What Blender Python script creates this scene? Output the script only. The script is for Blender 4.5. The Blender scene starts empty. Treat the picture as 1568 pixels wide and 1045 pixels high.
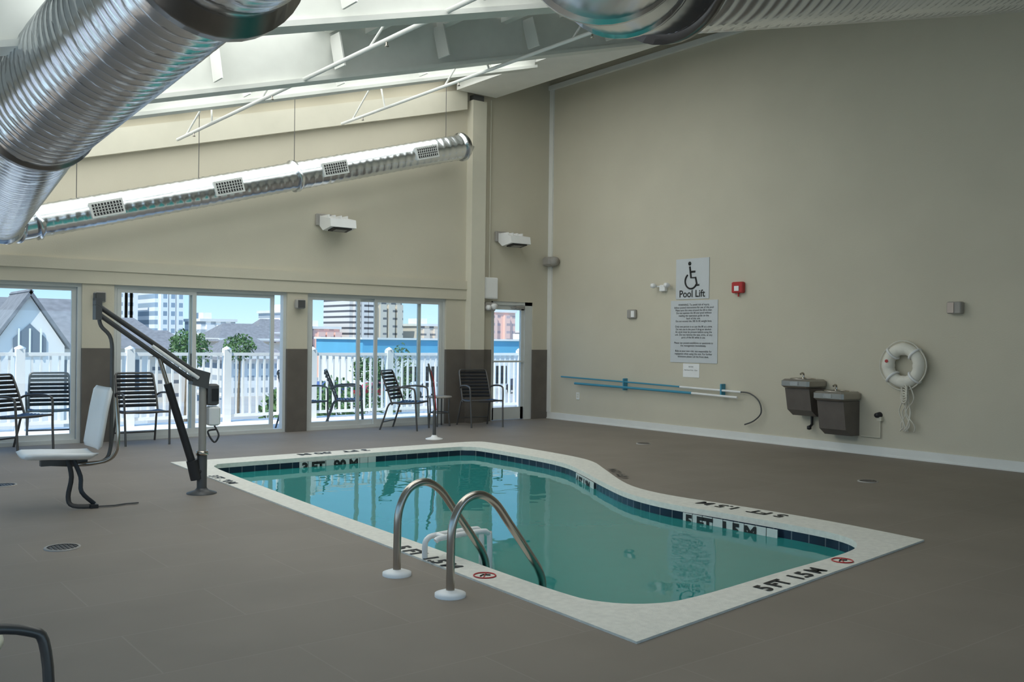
import bpy, math, random
from mathutils import Vector, Matrix, geometry
random.seed(4)
V=Vector
# ------------------------------------------------------------------ materials
MATS={}
def mat(name,col,rough=.6,metal=0,noise=0,nscale=6,bump=0,bscale=80,emit=None,estr=0,spec=.5):
    if name in MATS: return MATS[name]
    m=bpy.data.materials.new(name); m.use_nodes=True
    nt=m.node_tree; b=nt.nodes['Principled BSDF']
    b.inputs['Base Color'].default_value=(*col,1); b.inputs['Roughness'].default_value=rough
    b.inputs['Metallic'].default_value=metal; b.inputs['Specular IOR Level'].default_value=spec
    tc=nt.nodes.new('ShaderNodeTexCoord')
    if noise:
        n=nt.nodes.new('ShaderNodeTexNoise'); n.inputs['Scale'].default_value=nscale; n.inputs['Detail'].default_value=5
        nt.links.new(tc.outputs['Object'],n.inputs['Vector'])
        r=nt.nodes.new('ShaderNodeValToRGB')
        r.color_ramp.elements[0].position=.3; r.color_ramp.elements[1].position=.7
        r.color_ramp.elements[0].color=tuple(c*(1-noise) for c in col)+(1,)
        r.color_ramp.elements[1].color=tuple(min(1,c*(1+noise)) for c in col)+(1,)
        nt.links.new(n.outputs['Fac'],r.inputs['Fac']); nt.links.new(r.outputs['Color'],b.inputs['Base Color'])
    if bump:
        n2=nt.nodes.new('ShaderNodeTexNoise'); n2.inputs['Scale'].default_value=bscale; n2.inputs['Detail'].default_value=3
        nt.links.new(tc.outputs['Object'],n2.inputs['Vector'])
        bp=nt.nodes.new('ShaderNodeBump'); bp.inputs['Strength'].default_value=bump; bp.inputs['Distance'].default_value=.01
        nt.links.new(n2.outputs['Fac'],bp.inputs['Height']); nt.links.new(bp.outputs['Normal'],b.inputs['Normal'])
    if emit:
        b.inputs['Emission Color'].default_value=(*emit,1); b.inputs['Emission Strength'].default_value=estr
    MATS[name]=m; return m
M_wall=mat('wall_paint',(.62,.575,.46),.75,noise=.03,nscale=1.2,bump=.12,bscale=60)
M_trim=mat('trim_paint',(.70,.665,.55),.6,noise=.02)
M_white=mat('white_paint',(.82,.82,.78),.5,noise=.03,nscale=3)
M_wtile=mat('pilaster_dark_tile',(.135,.118,.10),.5,noise=.12,nscale=4)
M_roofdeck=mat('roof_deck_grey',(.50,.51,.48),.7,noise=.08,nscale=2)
M_roofdk=mat('roof_deck_shaded_beige',(.30,.28,.23),.7,noise=.06,nscale=2)  # deck and joist colour darkened to stand for the shade beyond the girder
M_beam=mat('beam_paint',(.78,.79,.74),.55,noise=.03)
M_alu=mat('window_frame_aluminium',(.62,.64,.62),.45,metal=0,noise=.03)
M_coping=mat('coping_concrete',(.76,.75,.68),.75,noise=.07,nscale=25,bump=.3,bscale=150)
M_plaster=mat('pool_plaster',(.35,.68,.62),.8,noise=.04)
M_bt=mat('black_letter',(.015,.015,.015),.6)
M_steel=mat('stainless_steel',(.48,.44,.39),.22,metal=1,noise=.04,nscale=10)
M_duct=mat('galvanised_duct',(.80,.83,.87),.22,metal=1,noise=.08,nscale=3)
M_ductband=mat('duct_band',(.24,.23,.22),.3,metal=1,noise=.1)
M_black=mat('black_plastic',(.02,.02,.022),.5,noise=.1)
M_dkgrey=mat('dark_grey_metal',(.10,.10,.10),.45,metal=.3,noise=.1)
M_grey=mat('grey_plastic',(.36,.34,.31),.5,noise=.05)
M_chairf=mat('chair_frame_bronze',(.12,.115,.11),.35,metal=.5,noise=.05)
M_strap=mat('chair_strap_black',(.018,.02,.025),.5,noise=.05)
M_strapb=mat('chair_strap_blue',(.02,.06,.15),.45,noise=.05)
M_plw=mat('white_plastic',(.88,.88,.87),.4,noise=.02)
M_red=mat('red_plastic',(.50,.03,.03),.4,noise=.03)
M_blue=mat('blue_pole',(.06,.30,.44),.4,noise=.03)
M_basin=mat('fountain_basin_steel',(.36,.34,.31),.32,metal=.8,noise=.05)
M_fbody=mat('fountain_body',(.14,.12,.105),.45,noise=.1)
M_foam=mat('ring_foam',(.82,.79,.70),.7,noise=.05,bump=.2)
M_rope=mat('rope_fibre',(.70,.67,.58),.9,noise=.1)
M_cream=mat('cream_laminate',(.78,.76,.60),.5,noise=.03)
M_rail=mat('white_railing_vinyl',(.88,.88,.88),.5,noise=.02)
M_deck=mat('balcony_deck',(.70,.68,.66),.8,noise=.05)
M_leaf=mat('foliage',(.08,.16,.05),.7,noise=.4,nscale=2)
M_trunk=mat('trunk_bark',(.2,.15,.1),.9,noise=.2)
M_road=mat('street_asphalt',(.36,.35,.34),.9,noise=.1,nscale=.1)
M_shingle=mat('roof_shingle',(.20,.20,.21),.85,noise=.2,nscale=3)
M_drain=mat('drain_cover_brown',(.11,.095,.08),.5,noise=.1)
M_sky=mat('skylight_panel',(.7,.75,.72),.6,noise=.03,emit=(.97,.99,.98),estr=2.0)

def brickmat(name,wall,win,sx=1.0,sz=1.0,mort=.25):
    m=bpy.data.materials.new(name);m.use_nodes=True;nt=m.node_tree;b=nt.nodes['Principled BSDF']
    tc=nt.nodes.new('ShaderNodeTexCoord');s=nt.nodes.new('ShaderNodeSeparateXYZ');c=nt.nodes.new('ShaderNodeCombineXYZ')
    nt.links.new(tc.outputs['Object'],s.inputs[0]);nt.links.new(s.outputs['X'],c.inputs['X']);nt.links.new(s.outputs['Z'],c.inputs['Y'])
    br=nt.nodes.new('ShaderNodeTexBrick');br.offset=0;br.inputs['Scale'].default_value=1
    br.inputs['Color1'].default_value=(*win,1);br.inputs['Color2'].default_value=(*[w*1.4 for w in win],1);br.inputs['Mortar'].default_value=(*wall,1)
    br.inputs['Mortar Size'].default_value=mort;br.inputs['Mortar Smooth'].default_value=0;br.inputs['Brick Width'].default_value=sx;br.inputs['Row Height'].default_value=sz
    nt.links.new(c.outputs[0],br.inputs['Vector']);nt.links.new(br.outputs['Color'],b.inputs['Base Color']);b.inputs['Roughness'].default_value=.8
    MATS[name]=m;return m
def floormat():
    m=bpy.data.materials.new('floor_tile');m.use_nodes=True;nt=m.node_tree;b=nt.nodes['Principled BSDF']
    tc=nt.nodes.new('ShaderNodeTexCoord')
    br=nt.nodes.new('ShaderNodeTexBrick');br.offset=.5;br.inputs['Scale'].default_value=1
    br.inputs['Color1'].default_value=(.236,.203,.169,1);br.inputs['Color2'].default_value=(.247,.213,.178,1);br.inputs['Mortar'].default_value=(.275,.238,.20,1)
    br.inputs['Mortar Size'].default_value=.004;br.inputs['Brick Width'].default_value=1.2;br.inputs['Row Height'].default_value=.6
    nt.links.new(tc.outputs['Object'],br.inputs['Vector'])
    n=nt.nodes.new('ShaderNodeTexNoise');n.inputs['Scale'].default_value=1.3;n.inputs['Detail'].default_value=6
    nt.links.new(tc.outputs['Object'],n.inputs['Vector'])
    mp=nt.nodes.new('ShaderNodeMapRange');mp.inputs['To Min'].default_value=.82;mp.inputs['To Max'].default_value=1.18
    nt.links.new(n.outputs['Fac'],mp.inputs['Value'])
    mx=nt.nodes.new('ShaderNodeMix');mx.data_type='RGBA';mx.blend_type='MULTIPLY';mx.inputs[0].default_value=1
    nt.links.new(br.outputs['Color'],mx.inputs[6]);nt.links.new(mp.outputs[0],mx.inputs[7]);nt.links.new(mx.outputs[2],b.inputs['Base Color'])
    b.inputs['Roughness'].default_value=.62;b.inputs['Specular IOR Level'].default_value=.35
    return m
M_floor=floormat()
def tilemat():
    m=bpy.data.materials.new('pool_band_tile');m.use_nodes=True;nt=m.node_tree;b=nt.nodes['Principled BSDF']
    tc=nt.nodes.new('ShaderNodeTexCoord');s=nt.nodes.new('ShaderNodeSeparateXYZ');c=nt.nodes.new('ShaderNodeCombineXYZ')
    nt.links.new(tc.outputs['Object'],s.inputs[0])
    ad=nt.nodes.new('ShaderNodeMath');ad.operation='ADD'
    nt.links.new(s.outputs['X'],ad.inputs[0]);nt.links.new(s.outputs['Y'],ad.inputs[1])
    nt.links.new(ad.outputs[0],c.inputs['X']);nt.links.new(s.outputs['Z'],c.inputs['Y'])
    br=nt.nodes.new('ShaderNodeTexBrick');br.offset=0;br.inputs['Scale'].default_value=1
    br.inputs['Color1'].default_value=(.008,.018,.035,1);br.inputs['Color2'].default_value=(.014,.026,.05,1);br.inputs['Mortar'].default_value=(.12,.14,.16,1)
    br.inputs['Mortar Size'].default_value=.005;br.inputs['Brick Width'].default_value=.15;br.inputs['Row Height'].default_value=.15
    nt.links.new(c.outputs[0],br.inputs['Vector']);nt.links.new(br.outputs['Color'],b.inputs['Base Color']);b.inputs['Roughness'].default_value=.2
    return m
M_band=tilemat()
def watermat():
    m=bpy.data.materials.new('pool_water');m.use_nodes=True;nt=m.node_tree;nt.nodes.clear()
    o=nt.nodes.new('ShaderNodeOutputMaterial');d=nt.nodes.new('ShaderNodeBsdfDiffuse');d.inputs['Color'].default_value=(.035,.34,.32,1)
    t=nt.nodes.new('ShaderNodeBsdfTransparent');t.inputs['Color'].default_value=(.45,.90,.88,1)
    g=nt.nodes.new('ShaderNodeBsdfGlossy');g.inputs['Roughness'].default_value=.012
    mx=nt.nodes.new('ShaderNodeMixShader');mx.inputs[0].default_value=.15
    nt.links.new(d.outputs[0],mx.inputs[1]);nt.links.new(t.outputs[0],mx.inputs[2])
    fr=nt.nodes.new('ShaderNodeFresnel');fr.inputs['IOR'].default_value=1.62
    m2=nt.nodes.new('ShaderNodeMixShader');nt.links.new(fr.outputs[0],m2.inputs[0]);nt.links.new(mx.outputs[0],m2.inputs[1]);nt.links.new(g.outputs[0],m2.inputs[2])
    tc=nt.nodes.new('ShaderNodeTexCoord');n=nt.nodes.new('ShaderNodeTexNoise');n.inputs['Scale'].default_value=2.2;n.inputs['Detail'].default_value=2
    nt.links.new(tc.outputs['Object'],n.inputs['Vector'])
    b=nt.nodes.new('ShaderNodeBump');b.inputs['Strength'].default_value=.07;b.inputs['Distance'].default_value=.05
    nt.links.new(n.outputs['Fac'],b.inputs['Height'])
    for k in (g,fr): nt.links.new(b.outputs[0],k.inputs['Normal'])
    nt.links.new(m2.outputs[0],o.inputs[0]);return m
M_water=watermat()
def glassmat():
    m=bpy.data.materials.new('window_glass');m.use_nodes=True;nt=m.node_tree;nt.nodes.clear()
    o=nt.nodes.new('ShaderNodeOutputMaterial');t=nt.nodes.new('ShaderNodeBsdfTransparent');t.inputs['Color'].default_value=(.95,.98,.98,1)
    g=nt.nodes.new('ShaderNodeBsdfGlossy');g.inputs['Roughness'].default_value=.01
    m2=nt.nodes.new('ShaderNodeMixShader');m2.inputs[0].default_value=.05
    nt.links.new(t.outputs[0],m2.inputs[1]);nt.links.new(g.outputs[0],m2.inputs[2]);nt.links.new(m2.outputs[0],o.inputs[0]);return m
M_glass=glassmat()

# ------------------------------------------------------------------ mesh builder
class MB:
    def __init__(s): s.v=[];s.f=[];s.m=[];s.sm=[];s.mats=[]
    def mi(s,m):
        if m not in s.mats: s.mats.append(m)
        return s.mats.index(m)
    def add(s,vs,fs,m,smooth=False):
        o=len(s.v); s.v+= [tuple(x) for x in vs]; k=s.mi(m)
        for f in fs: s.f.append([i+o for i in f]); s.m.append(k); s.sm.append(smooth)
    def obox(s,c,ax,ay,az,m):
        c=V(c);ax=V(ax);ay=V(ay);az=V(az)
        vs=[c+ax*i+ay*j+az*k for i in(-1,1) for j in(-1,1) for k in(-1,1)]
        s.add(vs,[(0,1,3,2),(4,6,7,5),(0,4,5,1),(2,3,7,6),(0,2,6,4),(1,5,7,3)],m)
    def box(s,x0,x1,y0,y1,z0,z1,m):
        s.obox(((x0+x1)/2,(y0+y1)/2,(z0+z1)/2),((x1-x0)/2,0,0),(0,(y1-y0)/2,0),(0,0,(z1-z0)/2),m)
    def bbox(s,x0,x1,y0,y1,z0,z1,m,b=.01):
        def oct_(z,i):
            a=i+b
            return [(x0+a,y0+i,z),(x1-a,y0+i,z),(x1-i,y0+a,z),(x1-i,y1-a,z),(x1-a,y1-i,z),(x0+a,y1-i,z),(x0+i,y1-a,z),(x0+i,y0+a,z)]
        vs=oct_(z0,b)+oct_(z0+b,0)+oct_(z1-b,0)+oct_(z1,b)
        fs=[tuple(range(7,-1,-1)),tuple(range(24,32))]
        for k in range(3):
            for i in range(8):
                j=(i+1)%8; fs.append((k*8+i,k*8+j,k*8+8+j,k*8+8+i))
        s.add(vs,fs,m)
    def tube(s,pts,r,m,seg=10,caps=True,closed=False,rf=None,flat=None):
        pts=[V(p) for p in pts];n=len(pts)
        rs=r if isinstance(r,(list,tuple)) else [r]*n
        T=[]
        for i in range(n):
            a=pts[(i-1)%n] if (i>0 or closed) else pts[0]; b=pts[(i+1)%n] if (i<n-1 or closed) else pts[-1]
            t=(b-a); T.append(t.normalized() if t.length>1e-9 else V((0,0,1)))
        up=V((0,0,1)) if abs(T[0].z)<.9 else V((1,0,0))
        N=(up-T[0]*up.dot(T[0])).normalized();vs=[]
        acc=0
        for i in range(n):
            N=(N-T[i]*N.dot(T[i])).normalized();B=T[i].cross(N)
            if i: acc+=(pts[i]-pts[i-1]).length
            for k in range(seg):
                th=2*math.pi*k/seg; rr=rs[i]+(rf(acc,th) if rf else 0)
                if flat: vs.append(pts[i]+N*math.cos(th)*rr*flat[0]+B*math.sin(th)*rr*flat[1])
                else: vs.append(pts[i]+(N*math.cos(th)+B*math.sin(th))*rr)
        fs=[]
        for i in range(n if closed else n-1):
            j=(i+1)%n
            for k in range(seg):
                l=(k+1)%seg; fs.append((i*seg+k,i*seg+l,j*seg+l,j*seg+k))
        s.add(vs,fs,m,True)
        if caps and not closed:
            s.add(vs[:seg],[tuple(range(seg-1,-1,-1))],m); s.add(vs[-seg:],[tuple(range(seg))],m)
    def cyl(s,a,b,r,m,seg=20): s.tube([a,b],r,m,seg)
    def lathe(s,c,prof,m,seg=28,axis='z'):
        vs=[];fs=[]
        for (r,h) in prof:
            for k in range(seg):
                t=2*math.pi*k/seg
                p=(r*math.cos(t),r*math.sin(t),h)
                if axis=='x': p=(p[2],p[0],p[1])
                if axis=='y': p=(p[0],p[2],p[1])
                vs.append((c[0]+p[0],c[1]+p[1],c[2]+p[2]))
        n=len(prof)
        for i in range(n-1):
            for k in range(seg):
                l=(k+1)%seg; fs.append((i*seg+k,i*seg+l,(i+1)*seg+l,(i+1)*seg+k))
        s.add(vs,fs,m,True)
    def prism(s,poly,d,m):
        n=len(poly);d=V(d);vs=[V(p) for p in poly]+[V(p)+d for p in poly]
        fs=[tuple(range(n)),tuple(range(2*n-1,n-1,-1))]
        for i in range(n):
            j=(i+1)%n; fs.append((i,n+i,n+j,j))
        s.add(vs,fs,m)
    def done(s,name,loc=None,rotz=0,parent=None):
        me=bpy.data.meshes.new(name+'_mesh');
        if loc is None and parent is None:
            xs=[v[0] for v in s.v];ys=[v[1] for v in s.v];zs=[v[2] for v in s.v]
            o=((min(xs)+max(xs))/2,(min(ys)+max(ys))/2,min(zs)); vv=[(a-o[0],b-o[1],c-o[2]) for a,b,c in s.v]
        else: o=loc or (0,0,0);vv=s.v
        me.from_pydata(vv,[],s.f)
        for m in s.mats: me.materials.append(m)
        for i,p in enumerate(me.polygons): p.material_index=s.m[i];p.use_smooth=s.sm[i]
        me.update()
        ob=bpy.data.objects.new(name,me);bpy.context.collection.objects.link(ob)
        ob.location=o;ob.rotation_euler=(0,0,rotz)
        if parent: ob.parent=parent
        return ob
def shell(mb,name):
    me=bpy.data.meshes.new(name+'_mesh');me.from_pydata(mb.v,[],mb.f)
    for m in mb.mats: me.materials.append(m)
    for i,p in enumerate(me.polygons): p.material_index=mb.m[i];p.use_smooth=mb.sm[i]
    me.update();ob=bpy.data.objects.new(name,me);bpy.context.collection.objects.link(ob);return ob
def empty(name,loc=(0,0,0)):
    e=bpy.data.objects.new(name,None);e.location=loc;e.empty_display_size=.1;bpy.context.collection.objects.link(e);return e
def catmull(P,n=6,closed=False):
    P=[V(p) for p in P];N=len(P);out=[]
    for i in range(N if closed else N-1):
        if closed: p0,p1,p2,p3=P[(i-1)%N],P[i],P[(i+1)%N],P[(i+2)%N]
        else: p0,p1,p2,p3=P[max(i-1,0)],P[i],P[i+1],P[min(i+2,N-1)]
        for k in range(n):
            t=k/n
            out.append(.5*((2*p1)+(p2-p0)*t+(2*p0-5*p1+4*p2-p3)*t*t+(3*p1-p0-3*p2+p3)*t**3))
    if not closed: out.append(P[-1])
    return out
def text(body,size,loc,xd,yd,m,parent,name,align='LEFT',space=1.0,bold=0):
    c=bpy.data.curves.new(name+'_curve','FONT');c.body=body;c.size=size;c.align_x=align;c.space_line=space;c.offset=bold
    c.materials.append(m);o=bpy.data.objects.new(name,c);bpy.context.collection.objects.link(o)
    x=V(xd).normalized();y=V(yd);y=(y-x*y.dot(x)).normalized();z=x.cross(y)
    mw=Matrix(((x.x,y.x,z.x,loc[0]),(x.y,y.y,z.y,loc[1]),(x.z,y.z,z.z,loc[2]),(0,0,0,1)))
    o.parent=parent
    if parent: mw=Matrix.Translation(-V(parent.location))@mw
    o.matrix_local=mw;return o

# ------------------------------------------------------------------ room
XW=-12.6; YS=-16.0; H=2.05
def zr(x): return 5.80+.28*(x+1.8)
def zb(x): return 5.22+.262*(x+1.8)
inner=[(-6.95,-2.93),(-5.3,-2.93),(-4.1,-2.95),(-3.87,-3.02),(-3.77,-3.25),(-3.78,-4.3),(-3.88,-4.95),(-4.12,-5.5),(-4.5,-6.25),(-4.76,-6.85),(-4.85,-7.4),(-4.80,-8.0),(-4.76,-8.7),(-4.80,-9.05),(-4.97,-9.27),(-5.3,-9.38),(-6.1,-9.45),(-6.9,-9.52),(-7.2,-9.48),(-7.40,-9.3),(-7.46,-9.0),(-7.44,-8),(-7.38,-6),(-7.28,-4),(-7.22,-3.2),(-7.13,-3.0)]
inner=[(p.x,p.y) for p in catmull([(a,b,0) for a,b in inner],5,True)]
oc=catmull([(-3.7,-2.52,0),(-3.42,-2.56,0),(-3.31,-2.75,0),(-3.30,-3.6,0),(-3.36,-4.5,0),(-3.5,-5.0,0),(-3.80,-5.5,0),(-4.29,-6.29,0),(-4.47,-6.75,0),(-4.50,-7.2,0),(-4.42,-7.9,0),(-4.38,-8.7,0),(-4.43,-9.46,0)],5)
outer=[(-7.47,-2.52)]+[(p.x,p.y) for p in oc]+[(-7.73,-9.88)]
mb=MB()
A=[V((XW,YS,0)),V((0,YS,0)),V((0,0.2,0)),V((XW,0.2,0))]
Bh=[V((a,b,0)) for a,b in outer]
tri=geometry.tessellate_polygon([A,Bh]);mb.add(A+Bh,[tuple(t) for t in tri],M_floor)
fl=shell(mb,'floor')
pe=empty('swimming_pool')
mb=MB()
O=[V((a,b,.012)) for a,b in outer];I=[V((a,b,.012)) for a,b in inner]
tri=geometry.tessellate_polygon([O,I]);mb.add(O+I,[tuple(t) for t in tri],M_coping)
def band(poly,z0,z1,m,mb):
    n=len(poly);vs=[(a,b,z0) for a,b in poly]+[(a,b,z1) for a,b in poly]
    mb.add(vs,[(i,(i+1)%n,n+(i+1)%n,n+i) for i in range(n)],m,True)
band(outer,-.02,.012,M_coping,mb); mb.sm=[False]*len(mb.sm)
band(inner,.012,-.035,M_coping,mb)
mb.done('coping',loc=(0,0,0),parent=pe)
mb=MB();band(inner,-.035,-.24,M_band,mb);mb.done('waterline_tile',loc=(0,0,0),parent=pe)
mb=MB();band(inner,-.24,-1.5,M_plaster,mb);mb.add([(a,b,-1.5) for a,b in inner],[tuple(range(len(inner)-1,-1,-1))],M_plaster);mb.done('basin',loc=(0,0,0),parent=pe)
WL=-.10
mb=MB();mb.add([(a,b,WL) for a,b in inner],[tuple(range(len(inner)-1,-1,-1))],M_water);mb.done('water',loc=(0,0,0),parent=pe)
zt=.016
def nosym(c,r,parent,nm):
    mb=MB();P=[(c[0]+r*math.cos(t*math.pi/12),c[1]+r*math.sin(t*math.pi/12),zt) for t in range(24)]
    mb.tube(P,.004,M_red,6,closed=True);mb.tube([(c[0]-r*.7,c[1]-r*.7,zt),(c[0]+r*.7,c[1]+r*.7,zt)],.003,M_red,6)
    mb.tube([(c[0]-r*.5,c[1],zt),(c[0],c[1]+r*.3,zt),(c[0]+r*.5,c[1]-r*.2,zt)],.004,M_bt,6)
    mb.done(nm,loc=(0,0,0),parent=parent)
text('5 FT  1.5 M',.15,(-6.50,-9.685,zt),(1,.127,0),(-.127,1,0),M_bt,pe,'depth_mark_near',bold=.005)
nosym((-5.50,-9.50),.065,pe,'no_diving_symbol_near')
text('5 FT  1.5 M',.15,(-7.645,-7.55,zt),(-.035,-1,0),(1,-.035,0),M_bt,pe,'depth_mark_side',bold=.005)
nosym((-7.59,-8.5),.065,pe,'no_diving_symbol_side')
text('3 FT  .90 M',.13,(-7.50,-3.75,zt),(-.035,-1,0),(1,-.035,0),M_bt,pe,'depth_mark_side_far',bold=.004)
text('3 FT  .90 M',.20,(-5.1,-2.60,zt),(-1,0,0),(0,-1,0),M_bt,pe,'depth_mark_far',bold=.005)
text('5 FT  1.5 M',.18,(-4.46,-8.35,zt),(-.08,1,0),(-1,-.08,0),M_bt,pe,'depth_mark_east',bold=.005)
text('4 FT  1.2 M',.13,(-4.03,-6.12,zt),(.5,.85,0),(-.85,.5,0),M_bt,pe,'depth_mark_curve',bold=.004)
M_wl=mat('plaque_tile_white',(.62,.66,.63),.3,noise=.03)
def plaque(nm,body,p,xd,length,size):
    x=V(xd).normalized();up=V((0,0,1));nrm=x.cross(up)
    p=V(p);mb=MB();n=9;w=length/n
    for i in range(n):
        c=p+x*(w*(i+.5))+nrm*.002;mb.obox((c.x,c.y,-.098),x*(w*.46),nrm*.004,(0,0,.062),M_wl)
    mb.done(nm+'_plaque',loc=(0,0,0),parent=pe)
    q=p+nrm*.009+x*.03;text(body,size,(q.x,q.y,-.10-size*.36),xd,(0,0,1),M_bt,pe,nm,bold=.008)
plaque('tile_mark_far','3 FT  .90 M',(-6.15,-2.935,0),(1,0,0),1.0,.155)
plaque('tile_mark_east','5 FT  1.5 M',(-4.858,-7.58,0),(.055,-1,0),.92,.15)
plaque('tile_mark_curve','4 FT 1.2M',(-4.04,-5.32,0),(-.455,-.89,0),.7,.13)

mb=MB();T=.2
def wbox(x0,x1,z0,z1,m,y0=0,y1=T): mb.box(x0,x1,y0,y1,z0,z1,m)
mb.prism([(XW,0,H),(0,0,H),(0,0,zr(0)+.05),(XW,0,zr(XW)+.05)],(0,T,0),M_wall)
opens=[(-12.3,-10.5,0),(-10.12,-7.79,1),(-7.40,-4.98,2),(-4.66,-2.19,3),(-1.27,-.36,4)]
xs=[XW]
for a,b,_ in opens: xs+= [a,b]
xs.append(0)
for i in range(0,len(xs),2):
    a,b=xs[i],xs[i+1]; wbox(a,b,1.22,H,M_wall); wbox(a,b,0,1.22,M_wtile,-.012,T)
wn=shell(mb,'wall_north')
mb=MB();mb.box(-1.81,-1.53,-.16,0,0.0,1.22,M_wtile);mb.box(-1.81,-1.53,-.16,0,1.22,5.36,M_trim);mb.box(-1.77,-1.57,-.13,-.0,5.36,5.46,M_dkgrey);shell(mb,'trim_1')
mb=MB();mb.box(XW,-1.81,-.05,0,2.22,2.36,M_wall);mb.box(XW,-1.81,-.03,0,H,2.22,M_wall);shell(mb,'trim_2')
mb=MB();mb.prism([(XW,-.12,zb(XW)),(-1.9,-.12,zb(-1.9)),(-1.9,-.12,zb(-1.9)+.33),(XW,-.12,zb(XW)+.33)],(0,.12,0),M_trim);shell(mb,'trim_3')
mb=MB();mb.box(0,.2,YS,.2,0,6.45,M_wall);shell(mb,'wall_east')
mb=MB();mb.box(-.02,0,YS,0,0.0,.115,M_white);mb.box(-.03,0,YS,0,0,.02,M_white);shell(mb,'baseboard_east')
mb=MB();mb.box(-.06,0,YS,0,5.84,5.92,M_white);mb.box(-.03,0,-.10,0,.115,5.84,M_white);shell(mb,'trim_4')
mb=MB();mb.box(XW-.2,XW,YS,.2,H,3.3,M_wall)
for a,b in ((YS,-15.2),(-12.4,-12.0),(-9.2,-8.8),(-6.0,-5.6),(-2.8,.2)): mb.box(XW-.2,XW,a,b,0,H,M_wall)
shell(mb,'wall_west')
mb=MB()
mb.prism([(XW,YS-.2,H),(0,YS-.2,H),(0,YS-.2,zr(0)+.05),(XW,YS-.2,zr(XW)+.05)],(0,.2,0),M_wall)
for a,b in ((XW,-12.2),(-9.6,-9.2),(-6.6,-6.2),(-3.6,0)): mb.box(a,b,YS-.2,YS,0,H,M_wall)
shell(mb,'wall_south')
mb=MB()
def slab(x0,x1,y0,y1,m,off=0,th=.12):
    mb.prism([(x0,y0,zr(x0)+off),(x1,y0,zr(x1)+off),(x1,y0,zr(x1)+off+th),(x0,y0,zr(x0)+off+th)],(0,y1-y0,0),m)
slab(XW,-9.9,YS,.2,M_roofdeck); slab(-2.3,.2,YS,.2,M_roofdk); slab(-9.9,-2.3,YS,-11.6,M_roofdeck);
slab(-6.8,-2.3,-6.95,-4.5,M_roofdeck); slab(-9.9,-2.3,-.12,.2,M_roofdeck);slab(-6.2,-2.3,-11.6,-6.95,M_roofdeck)
shell(mb,'ceiling')
sk=empty('skylight')
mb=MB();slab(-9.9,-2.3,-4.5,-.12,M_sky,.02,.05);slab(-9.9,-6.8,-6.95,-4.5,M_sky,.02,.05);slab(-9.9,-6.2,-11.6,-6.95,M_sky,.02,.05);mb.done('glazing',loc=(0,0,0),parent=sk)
mb=MB()
for i in range(8):
    x=-9.9+i*1.086; mb.prism([(x-.03,-11.6,zr(x)-.06),(x+.03,-11.6,zr(x)-.06),(x+.03,-11.6,zr(x)+.015),(x-.03,-11.6,zr(x)+.015)],(0,11.48,0),M_beam)
for y in (-1.1,-3.3,-5.7,-8.2,-9.6,-10.7):
    mb.prism([(-9.9,y-.02,zr(-9.9)-.03),(-2.3,y-.02,zr(-2.3)-.03),(-2.3,y-.02,zr(-2.3)+.015),(-9.9,y-.02,zr(-9.9)+.015)],(0,.04,0),M_beam)
mb.done('mullions',loc=(0,0,0),parent=sk)
for y,dp in ((-2.2,.30),(-4.5,.50),(-6.95,.50),(-11.2,.4)):
    mb=MB();x0,x1=-10.2,-2.16
    mb.prism([(x0,y,zr(x0)-dp),(x1,y,zr(x1)-dp),(x1,y,zr(x1)-.02),(x0,y,zr(x0)-.02)],(0,.12,0),M_beam)
    mb.prism([(x0,y-.06,zr(x0)-dp-.03),(x1,y-.06,zr(x1)-dp-.03),(x1,y-.06,zr(x1)-dp+.01),(x0,y-.06,zr(x0)-dp+.01)],(0,.24,0),M_beam)
    for k in range(6):
        xx=-9+k*1.2;mb.obox((xx,y-.14,zr(xx)-dp*.55),(.008,0,0),(0,.10,.0),(0,.06,dp*.35),M_white)
    mb.done('roof_beam')
mb=MB();mb.box(-2.15,-1.35,YS,-.17,5.50,5.68,M_beam);mb.box(-2.15,-1.35,YS,-.17,5.46,5.50,M_white);mb.done('roof_girder')
mb=MB()
for i in range(5):
    x=-6.2+i*.85; mb.prism([(x-.04,-6.83,zr(x)-.12),(x+.04,-6.83,zr(x)-.12),(x+.04,-6.83,zr(x)),(x-.04,-6.83,zr(x))],(0,2.3,0),M_white)
mb.done('roof_purlin_set')
mb=MB()
for i in range(9):
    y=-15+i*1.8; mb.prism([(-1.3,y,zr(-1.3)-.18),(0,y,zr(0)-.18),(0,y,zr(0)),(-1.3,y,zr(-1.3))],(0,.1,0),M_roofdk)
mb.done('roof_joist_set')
for (x,dz) in ((-6.9,.50),(-4.6,.60)):
    mb=MB();z=zr(x)-dz;mb.tube([(x,-9.0,z),(x,-.9,z)],.02,M_white,8)
    y=-1.2;k=0
    while y>-8.8:
        mb.tube([(x,y,z),(x+.15,y-.45,zr(x)-.02)],.012,M_white,6);mb.tube([(x,y-.9,z),(x+.15,y-.45,zr(x)-.02)],.012,M_white,6)
        mb.lathe((x,y-.3,z-.06),[(.0,0),(.02,.005),(.01,.02),(.01,.06)],M_steel,8);y-=2.3
    mb.done('sprinkler_pipe')

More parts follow.
